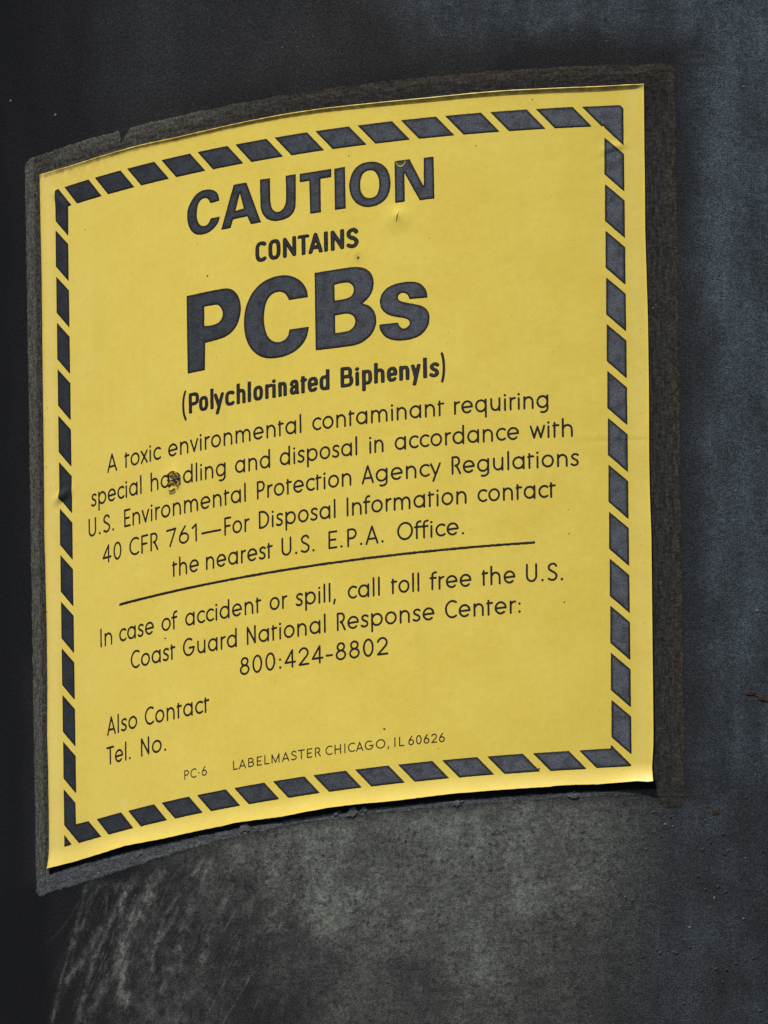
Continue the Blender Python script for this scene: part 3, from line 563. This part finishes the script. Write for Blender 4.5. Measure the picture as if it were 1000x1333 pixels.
# ---- stroked lettering
POWER = [2.0]
def arc(cx, cy, rx, ry, a0, a1, n=18):
    out = []
    for t in np.linspace(math.radians(a0), math.radians(a1), n):
        c, s = math.cos(t), math.sin(t); e = 2/POWER[0]
        out.append((cx+rx*math.copysign(abs(c)**e, c), cy+ry*math.copysign(abs(s)**e, s)))
    return out
def spl(*p):
    c = [(x, y, 0) for x, y in p]; out = []
    for i in range(len(p)-1):
        q = [np.array(p[min(max(i+k-1, 0), len(p)-1)]) for k in range(4)]
        for t in np.linspace(0, 1, 6)[:-1]:
            out.append(tuple(.5*((2*q[1])+(q[2]-q[0])*t+(2*q[0]-5*q[1]+4*q[2]-q[3])*t*t+(3*q[1]-q[0]-3*q[2]+q[3])*t**3)))
    return out+[p[-1]]
h_ = .07
def glyph(ch):
    """strokes (centre lines; cap height 1), outer width, left and right bearing"""
    S, B_, Dg = .10, .055, .02
    bowl = lambda cx=.37: arc(cx, .36, .30, .30, 0, 360, 30)
    arch = lambda x0, x1: [(x0, .36)]+arc((x0+x1)/2, .38, (x1-x0)/2, .27, 180, 0)+[(x1, 0.04)]
    G = {
    'a': ([bowl(), [(.67, .04), (.67, .68)]], .74, B_, S), 'b': ([bowl(), [(.07, .04), (.07, .98)]], .74, S, B_),
    'c': ([arc(.37, .36, .30, .30, 52, 308)], .58, B_, .03), 'd': ([bowl(), [(.67, .04), (.67, .98)]], .74, B_, S),
    'e': ([arc(.37, .36, .30, .30, 0, 312, 28), [(.07, .345), (.67, .37)]], .74, B_, B_),
    'f': ([[(.14, .04), (.14, .78)]+arc(.32, .78, .18, .16, 180, 75, 8), [(.02, .645), (.36, .645)]], .42, .02, -.01),
    'g': ([bowl(), [(.67, .68), (.67, .0)]+arc(.40, .0, .27, .21, 0, -115, 12)], .74, B_, S),
    'h': ([[(.07, .04), (.07, .98)], arch(.07, .57)], .64, S, S), 'i': ([[(.07, .04), (.07, .62)], [(.07, .835)]], .14, S, S),
    'l': ([[(.07, .04), (.07, .98)]], .14, S, S),
    'm': ([[(.07, .04), (.07, .66)], arch(.07, .53), arch(.53, .99)], 1.06, S, S), 'n': ([[(.07, .04), (.07, .66)], arch(.07, .57)], .64, S, S),
    'o': ([bowl()], .74, B_, B_), 'p': ([bowl(), [(.07, .68), (.07, -.25)]], .74, S, B_), 'q': ([bowl(), [(.67, .68), (.67, -.25)]], .74, B_, S),
    'r': ([[(.07, .04), (.07, .66)], [(.07, .42)]+arc(.30, .42, .23, .23, 180, 82, 8)], .40, S, 0),
    's': ([spl((.43, .60), (.34, .655), (.22, .655), (.11, .59), (.10, .48), (.19, .40), (.31, .345), (.40, .26), (.40, .14), (.30, .07), (.17, .065), (.05, .12))], .48, .05, .05),
    't': ([[(.12, .04), (.12, .79)], [(.05, .64), (.13, .66), (.34, .66)]], .40, .05, .02),
    'u': ([[(.07, .68), (.07, .34)]+arc(.32, .34, .25, .27, 180, 360)+[(.57, .68)], [(.57, .5), (.57, .04)]], .64, S, S),
    'v': ([[(.05, .67), (.29, .05), (.53, .67)]], .58, Dg, Dg), 'w': ([[(.05, .67), (.24, .06), (.43, .64), (.62, .06), (.81, .67)]], .86, Dg, Dg),
    'x': ([[(.06, .67), (.50, .04)], [(.50, .67), (.06, .04)]], .56, Dg, Dg), 'y': ([[(.05, .67), (.31, .08)], [(.57, .67), (.18, -.25)]], .62, Dg, Dg),
    'A': ([[(.06, .03), (.37, .94), (.68, .03)], [(.19, .29), (.56, .29)]], .74, .03, .03),
    'B': ([[(.07, .07), (.07, .93), (.30, .93)]+arc(.30, .725, .20, .205, 90, -90, 10)+[(.07, .52)], [(.30, .52)]+arc(.32, .295, .24, .225, 90, -90, 10)+[(.07, .07)]], .63, S, .05),
    'C': ([arc(.46, .5, .39, .44, 55, 305, 26)], .74, B_, .03), 'D': ([[(.07, .07), (.07, .93), (.22, .93)]+arc(.22, .5, .45, .43, 90, -90)+[(.07, .07)]], .74, S, B_),
    'E': ([[(.48, .93), (.07, .93), (.07, .07), (.48, .07)], [(.07, .50), (.42, .50)]], .53, S, .05), 'F': ([[(.47, .93), (.07, .93), (.07, .04)], [(.07, .50), (.42, .50)]], .52, S, .03),
    'G': ([arc(.46, .5, .39, .44, 55, 352, 28)+[(.85, .45), (.50, .45)]], .92, B_, .07), 'H': ([[(.07, .04), (.07, .96)], [(.63, .04), (.63, .96)], [(.07, .51), (.63, .51)]], .70, S, S),
    'I': ([[(.07, .04), (.07, .96)]], .14, S, S), 'L': ([[(.07, .96), (.07, .07), (.47, .07)]], .52, S, .02),
    'M': ([[(.07, .04), (.07, .93), (.41, .06), (.75, .93), (.75, .04)]], .82, S, S), 'N': ([[(.07, .04), (.07, .93), (.58, .07), (.58, .96)]], .65, S, S),
    'O': ([arc(.49, .5, .42, .44, 0, 360, 34)], .98, B_, B_), 'P': ([[(.07, .04), (.07, .93), (.28, .93)]+arc(.28, .69, .23, .24, 90, -90)+[(.07, .45)]], .58, S, .04),
    'R': ([[(.07, .04), (.07, .93), (.26, .93)]+arc(.26, .70, .21, .23, 90, -90)+[(.24, .47), (.34, .40), (.52, .03)]], .58, S, .03),
    'S': ([spl((.50, .80), (.43, .90), (.31, .935), (.17, .89), (.09, .77), (.12, .63), (.25, .54), (.40, .45), (.51, .33), (.49, .17), (.38, .075), (.23, .065), (.07, .13))], .58, .06, .05),
    'T': ([[(.03, .93), (.59, .93)], [(.31, .93), (.31, .04)]], .62, .03, .03), 'U': ([[(.07, .96), (.07, .33)]+arc(.33, .33, .26, .27, 180, 360)+[(.59, .96)]], .66, S, S),
    '0': ([arc(.31, .5, .24, .44, 0, 360, 30)], .62, .07, .07), '1': ([[(.05, .76), (.25, .93), (.25, .04)]], .32, .07, .12),
    '2': ([arc(.31, .68, .24, .26, 165, -10, 12)+[(.50, .52), (.07, .07), (.58, .07)]], .64, .06, .06), '4': ([[(.62, .29), (.06, .29), (.46, .93), (.46, .04)]], .68, .05, .05),
    '6': ([arc(.32, .32, .25, .26, 0, 360, 26), spl((.09, .42), (.16, .60), (.27, .77), (.40, .95))], .64, .06, .06),
    '7': ([[(.04, .90), (.55, .93), (.22, .04)]], .60, .05, .05), '8': ([arc(.31, .735, .185, .195, 0, 360, 24), arc(.31, .30, .24, .235, 0, 360, 26)], .62, .06, .06),
    '.': ([[(.09, .075)]], .18, .09, .12), ',': ([[(.10, .09), (.04, -.12)]], .16, .08, .10), ':': ([[(.09, .09)], [(.09, .52)]], .18, .10, .10),
    '-': ([[(.05, .36), (.36, .36)]], .41, .06, .06), '—': ([[(.05, .36), (1.3, .36)]], 1.35, .05, .05), '·': ([[(.05, .42), (.13, .42)]], .20, .08, .08),
    '(': ([spl((.24, 1.12), (.12, .85), (.07, .44), (.12, .03), (.24, -.24))], .3, .05, .05), ')': ([spl((.07, 1.12), (.19, .85), (.24, .44), (.19, .03), (.07, -.24))], .3, .05, .05),
    'α': ([spl((.12, .52), (.20, .64), (.40, .66), (.52, .60), (.55, .45))+[(.55, .12), (.60, .05)], spl((.55, .42), (.40, .40), (.18, .34), (.10, .20), (.18, .08), (.34, .07), (.48, .14), (.55, .26))], .66, .05, .05),
    }
    return G[ch]

def put_glyph(mk, strokes, x0, sx, y0, cap, hw, hy=None, cell=.085, rough=.028, seed=0, dot=1.22, flat=None):
    """strokes -> one filled mark; sx/cap scale the centre lines, hw = half stroke width in mm"""
    P = [np.array([(x0+x*sx, y0+y*cap) for x, y in st]) for st in strokes]
    q = np.concatenate(P); ky = (hy/hw) if hy else 1.0
    def fn(X, Y):
        d = np.full(X.shape, -9.0)
        for pi, p in enumerate(P):
            p2 = p.copy(); p2[:, 1] /= ky
            s1 = sd_stroke(X, Y/ky, p2, hw*(dot if len(p) == 1 else 1))
            if flat and flat[pi]:       # square-cut stems: stop the stroke at the line of the type
                lo, hi = flat[pi]; s1 = np.minimum(s1, np.minimum(Y-lo, hi-Y))
            d = np.maximum(d, s1)
        return d
    mk.add((q[:, 0].min()-hw*1.4, q[:, 1].min()-hw*1.4, q[:, 0].max()+hw*1.4, q[:, 1].max()+hw*1.4), fn, cell, rough, seed)

CAP = {'LM': 2.02}
def word_mark(mk, w, a0, a1, base, cap, hw, seed, rough, track=1.0):
    g = [glyph(c) for c in w]
    tot = 0; xs = []
    for i, (st, W, lb, rb) in enumerate(g):
        if i: tot += (g[i-1][3]+lb)*track
        xs.append(tot); tot += W
    sx = (a1-a0)/tot
    for i, (st, W, lb, rb) in enumerate(g):
        # keep the stroke's outer edge at the glyph's edge whatever the horizontal scale
        n = [[(x, y) for x, y in s_] for s_ in st]
        put_glyph(mk, n, a0+xs[i]*sx, sx, base, cap, hw, None, .085, rough, seed*37+i)
LABELS = {'L1': 'text line beginning A toxic', 'L2': 'text line beginning special handling', 'L3': 'text line beginning U.S. Environmental', 'L4': 'text line beginning 40 CFR 761',
          'L5': 'text line beginning the nearest', 'L6': 'text line beginning In case of accident', 'L7': 'text line beginning Coast Guard', 'L8': 'telephone number 800:424-8802',
          'L9': 'text line Also Contact', 'L10': 'text line Tel. No.', 'LM': 'small brownish imprint line at the bottom'}
for li, (key, base, words) in enumerate(DATA['BODY']):
    mk = Mark()
    small = key == 'LM'
    for wi, (w, a0, a1) in enumerate(words):
        word_mark(mk, w, a0, a1, base, 2.02 if small else 4.0, .14 if small else .228, li*20+wi, .012 if small else .03, 1.5 if small else 1.0)
    part(mk, 'small_imprint' if small else 'text_line', M_INKS if small else M_INKT, LABELS[key], thick=.03 if small else .05, bevel=.10)

# the two bold condensed lines
POWER[0] = 2.9
def boxed(mk, ch, a0, a1, base, cap, hw, hy, seed):
    st = glyph(ch)[0]; q = np.concatenate([np.array(s_) for s_ in st])
    x0, x1 = q[:, 0].min(), q[:, 0].max()
    if x1-x0 < 1e-6: sx = 1.0; ox = (a0+a1)/2-x0; hw_ = max(hw, (a1-a0)/2*.96)
    else:
        sx = (a1-a0-2*hw)/(x1-x0); ox = a0+hw-x0*sx; hw_ = hw
    # pull the centre lines in so that the outer heights stay true with the thicker stroke
    t = hy/cap-h_
    ys = lambda y: y + (t if y < .2 else -t if (y > .8 or .52 < y < .72) else 0)*(1 if y > -.1 else 0)
    flat = []
    for s_ in st:
        y0_, y1_ = min(y for x, y in s_), max(y for x, y in s_)
        if len(s_) == 1 or ch in '()': flat.append(None); continue
        hi = 1.005 if y1_ > .85 else .84 if y1_ > .75 else .735 if y1_ > .645 else .70 if y1_ > .6 else y1_+hy/cap
        lo = -.31 if y0_ < -.1 else -.005 if y0_ < .2 else y0_-hy/cap
        flat.append((base+lo*cap, base+hi*cap))
    put_glyph(mk, [[(x, ys(y)) for x, y in s_] for s_ in st], ox, sx, base, cap, hw_, hy*hw_/hw, .085, .03, seed, 1.1, flat)
mk = Mark()
for i, (ch, a0, a1) in enumerate(DATA['CON']): boxed(mk, ch, a0, a1, 45.19, 4.38, .49, .43, i)
part(mk, 'heading_lettering', M_INKT, 'small bold word CONTAINS', thick=.055)
mk = Mark()
for i, (ch, a0, a1) in enumerate(DATA['POL']):
    boxed(mk, 'α' if ch == 'a' else ch, a0, a1, 15.14, 4.42, (.29 if ch in '()' else .45), (.30 if ch in '()' else .375), i+50)
part(mk, 'heading_lettering', M_INKT, 'bold bracketed chemical name', thick=.055)
POWER[0] = 2.0

# the ruled line
mk = Mark()
mk.add((-51.2, -23.2, 50.2, -22), lambda X, Y: sd_poly(X, Y, [[(-50.95, -22.95), (49.87, -22.58), (49.87, -22.06), (-50.95, -22.40)]]), .085, .07, 5)
part(mk, 'ruled_line', M_INKT, 'thin black rule between the two paragraphs', thick=.05, bevel=.1)

# ------------------------------------------------------------------ damage and dirt on the sheet
over = lambda k: (lambda a, b: sheet_h(a, b)+k)
# torn puncture in the second text line
hx, hy_ = -34.55, 1.35
mk = Mark()
def torn(X, Y):
    th = np.arctan2(Y-hy_, X-hx); rr = np.hypot((X-hx)/1.15, Y-hy_)
    return 1.15+.6*vnoise(th*1.9+9, 0*th, 201)+.75*vnoise(X*1.7, Y*1.7, 203)-rr
mk.add((hx-2.9, hy_-2.9, hx+2.9, hy_+2.9), torn, .08, .05, 3)
tear = part(mk, 'torn_hole', M_TORN, 'ragged puncture torn in the second text line', thick=.16, bevel=.7, lift=lambda a, b: sheet_h(a, b)+.05+.16*fbm(a*1.4, b*1.4, 205))
def flake(name, pts, width, mat, curl, parent, seed=0):
    """a narrow curled sliver of vinyl following pts (mm)"""
    c = np.array(spl(*pts)); n = len(c); t = np.gradient(c, axis=0); t /= np.maximum(np.hypot(*t.T)[:, None], 1e-9); nn = np.stack([-t[:, 1], t[:, 0]], -1)
    w = width*np.sin(np.linspace(.25, math.pi-.2, n))[:, None]
    V, AB = [], []
    for k, hh in ((-.5, 0), (0, .5), (.5, 1.0)):
        p = c+nn*w*k; V.append(surf(p[:, 0], p[:, 1], sheet_h(p[:, 0], p[:, 1])+.09+curl*hh)); AB.append(p)
    for k, hh in ((-.5, 0), (0, .5), (.5, 1.0)):
        p = c+nn*w*k; V.append(surf(p[:, 0], p[:, 1], sheet_h(p[:, 0], p[:, 1])+.04+curl*hh)); AB.append(p)
    i = np.arange(n-1); F = []
    idx = lambda r, j: r*n+j
    for r0, r1 in ((0, 1), (1, 2), (2, 5), (5, 4), (4, 3), (3, 0)):
        F.append(np.stack([idx(r0, i), idx(r0, i+1), idx(r1, i+1), idx(r1, i)], -1)[:, ::-1])
    V = np.concatenate(V)-np.array(sticker.location)
    return new_mesh(name, V, [np.concatenate(F)], mat, parent, np.concatenate(AB))
for k, (pts, w, cu) in enumerate([(((-36.3, 2.6), (-35.2, 3.2), (-34.0, 3.1)), .45, .35), (((-35.9, .5), (-35.0, .9), (-34.3, .3)), .4, .3),
        (((-34.4, 2.4), (-33.5, 2.2), (-33.2, 1.4)), .5, .4), (((-36.0, -.6), (-35.0, -.9), (-34.2, -.5)), .45, .35), (((-33.9, -.2), (-33.2, .2), (-33.0, .9)), .35, .3),
        (((-35.3, 1.9), (-34.9, 1.2), (-34.5, 1.7)), .3, .35)]):
    flake('torn_flake', pts, w, M_FLAKE, cu, sticker)
flake('torn_flake', [(20.4, 63.0), (20.9, 62.0), (21.7, 61.6), (22.5, 62.1), (22.6, 62.9)], .26, M_FLAKE, .07, sticker)
# slit through the raised dent below the N
mk = Mark(); mk.add((20.2, 49.4, 21.6, 52.2), lambda X, Y: sd_poly(X, Y, [[(20.55, 49.7), (20.95, 51.0), (21.15, 51.9), (20.75, 51.0)]])+.05, .05, .02, 2)
part(mk, 'slit', M_TORN, 'short dark slit in the dented vinyl', thick=.01, bevel=.05)
# larger dirt specks one can pick out
for k, (x, y, s_) in enumerate([(11.75, 42.86, .42), (16.47, -59.69, .33), (-59.87, 61.03, .20), (-51.95, 61.43, .20), (50.35, 73.83, .2), (28.42, -65.19, .22), (50.10, -71.14, .25), (55.90, -35.56, .25), (63.06, -59.24, .26),
                                (-15.02, -18.42, .22), (38.18, 64.64, .16), (18.61, 59.82, .14), (-24.99, 44.34, .28), (9.90, 65.37, .18), (-18.25, -39.56, .18), (56.95, -15.70, .18), (-73.98, 11.99, .22), (-74.50, -19.61, .22), (-73.39, 24.81, .25), (57.05, -20.85, .18), (27.87, 45.46, .15), (-37.68, -32.38, .3)]):
    p = (x, y); mk = Mark(); g1 = rng.uniform(.7, 1.3)
    mk.add((p[0]-1, p[1]-1, p[0]+1, p[1]+1), lambda X, Y: s_*(.7+.5*vnoise(X*4, Y*4, 300+k))-np.hypot((X-p[0])*g1, Y-p[1]), .05)
    part(mk, 'dirt_speck', M_SPECK, thick=.03, bevel=.12)

# ------------------------------------------------------------------ small things on the tank
def tank_mark(name, mat, fn, box, cell=.08, rough=.05, seed=0, thick=.08, bevel=.25, label=None, lift=None):
    mk = Mark(); mk.add(box, fn, cell, rough, seed); o = mk.build(name, mat, tank, thick, bevel, lift or skin)
    if label: o['label'] = label
    return o
rp = [(94.22, -56.17), (95.34, -56.32), (96.61, -57.14), (98.05, -57.79)]
tank_mark('rust_spot', M_RUST, lambda X, Y: sd_stroke(X, Y, rp, .55)+.45*vnoise(X*1.1, Y*1.9, 401), (rp[0][0]-2, rp[-1][1]-2.5, rp[-1][0]+2, rp[0][1]+2), .08, .15, 1, .10, .3, 'small dark red rust scar at the right')
film_top = lambda a, b: .10+0*np.asarray(a)
for k, (x, y, s_) in enumerate([(-17.41, -76.84, 1.5), (4.92, -76.56, .75), (9.03, -76.72, 1.5), (32.66, -77.29, 1.0), (57.50, -77.50, 1.1), (-46.47, -77.73, 1.1), (11.70, -76.69, .9)]):
    p = (x, y)
    tank_mark('adhesive_lump', M_LUMP, lambda X, Y: s_*.62*(1+.5*vnoise(X*1.6, Y*1.6, 500+k))-np.hypot((X-p[0])/1.5, Y-p[1]), (p[0]-3, p[1]-3, p[0]+3, p[1]+3), .09, .3, k, .12, .4, None, film_top)
g = np.random.default_rng(12)
spots = [(-58.86, -79.45, .30, 1), (-69.47, 88.25, .3, 1), (94.90, 75.61, .2, 1), (76.39, -84.12, .22, 1), (77.99, -84.65, .2, 1), (96.23, -38.25, .3, 1), (92.43, -104.56, .25, 1), (86.42, -100.26, .22, 1), (81.22, -106.29, .25, 1), (88.78, -90.71, .28, 0), (86.98, -81.79, .6, 0), (95.18, -102.58, .5, 0), (75.24, 27.45, .15, 1), (75.89, 28.10, .12, 1), (-85.63, 95.16, .3, 1), (-20.53, -87.30, .6, 0)]
for k in range(46):
    x = g.uniform(73, 98) if k < 26 else g.uniform(-6, 98); y = g.uniform(-125, -80) if k < 20 else g.uniform(-125, 84) if k < 26 else g.uniform(83, 95)
    spots.append((x, y, g.uniform(.07, .15), int(g.random() < .4)))
for k, (x, y, s_, pale) in enumerate(spots):
    p = (x, y)
    tank_mark('paint_blister' if pale else 'rust_pit', M_CHIP if pale else M_PIT, lambda X, Y: s_*(1+.4*vnoise(X*3, Y*3, 600+k))-np.hypot((X-p[0])*.8, Y-p[1]), (p[0]-1.2, p[1]-1.2, p[0]+1.2, p[1]+1.2), .06, .03, k, s_*.3 if pale else .02, s_)
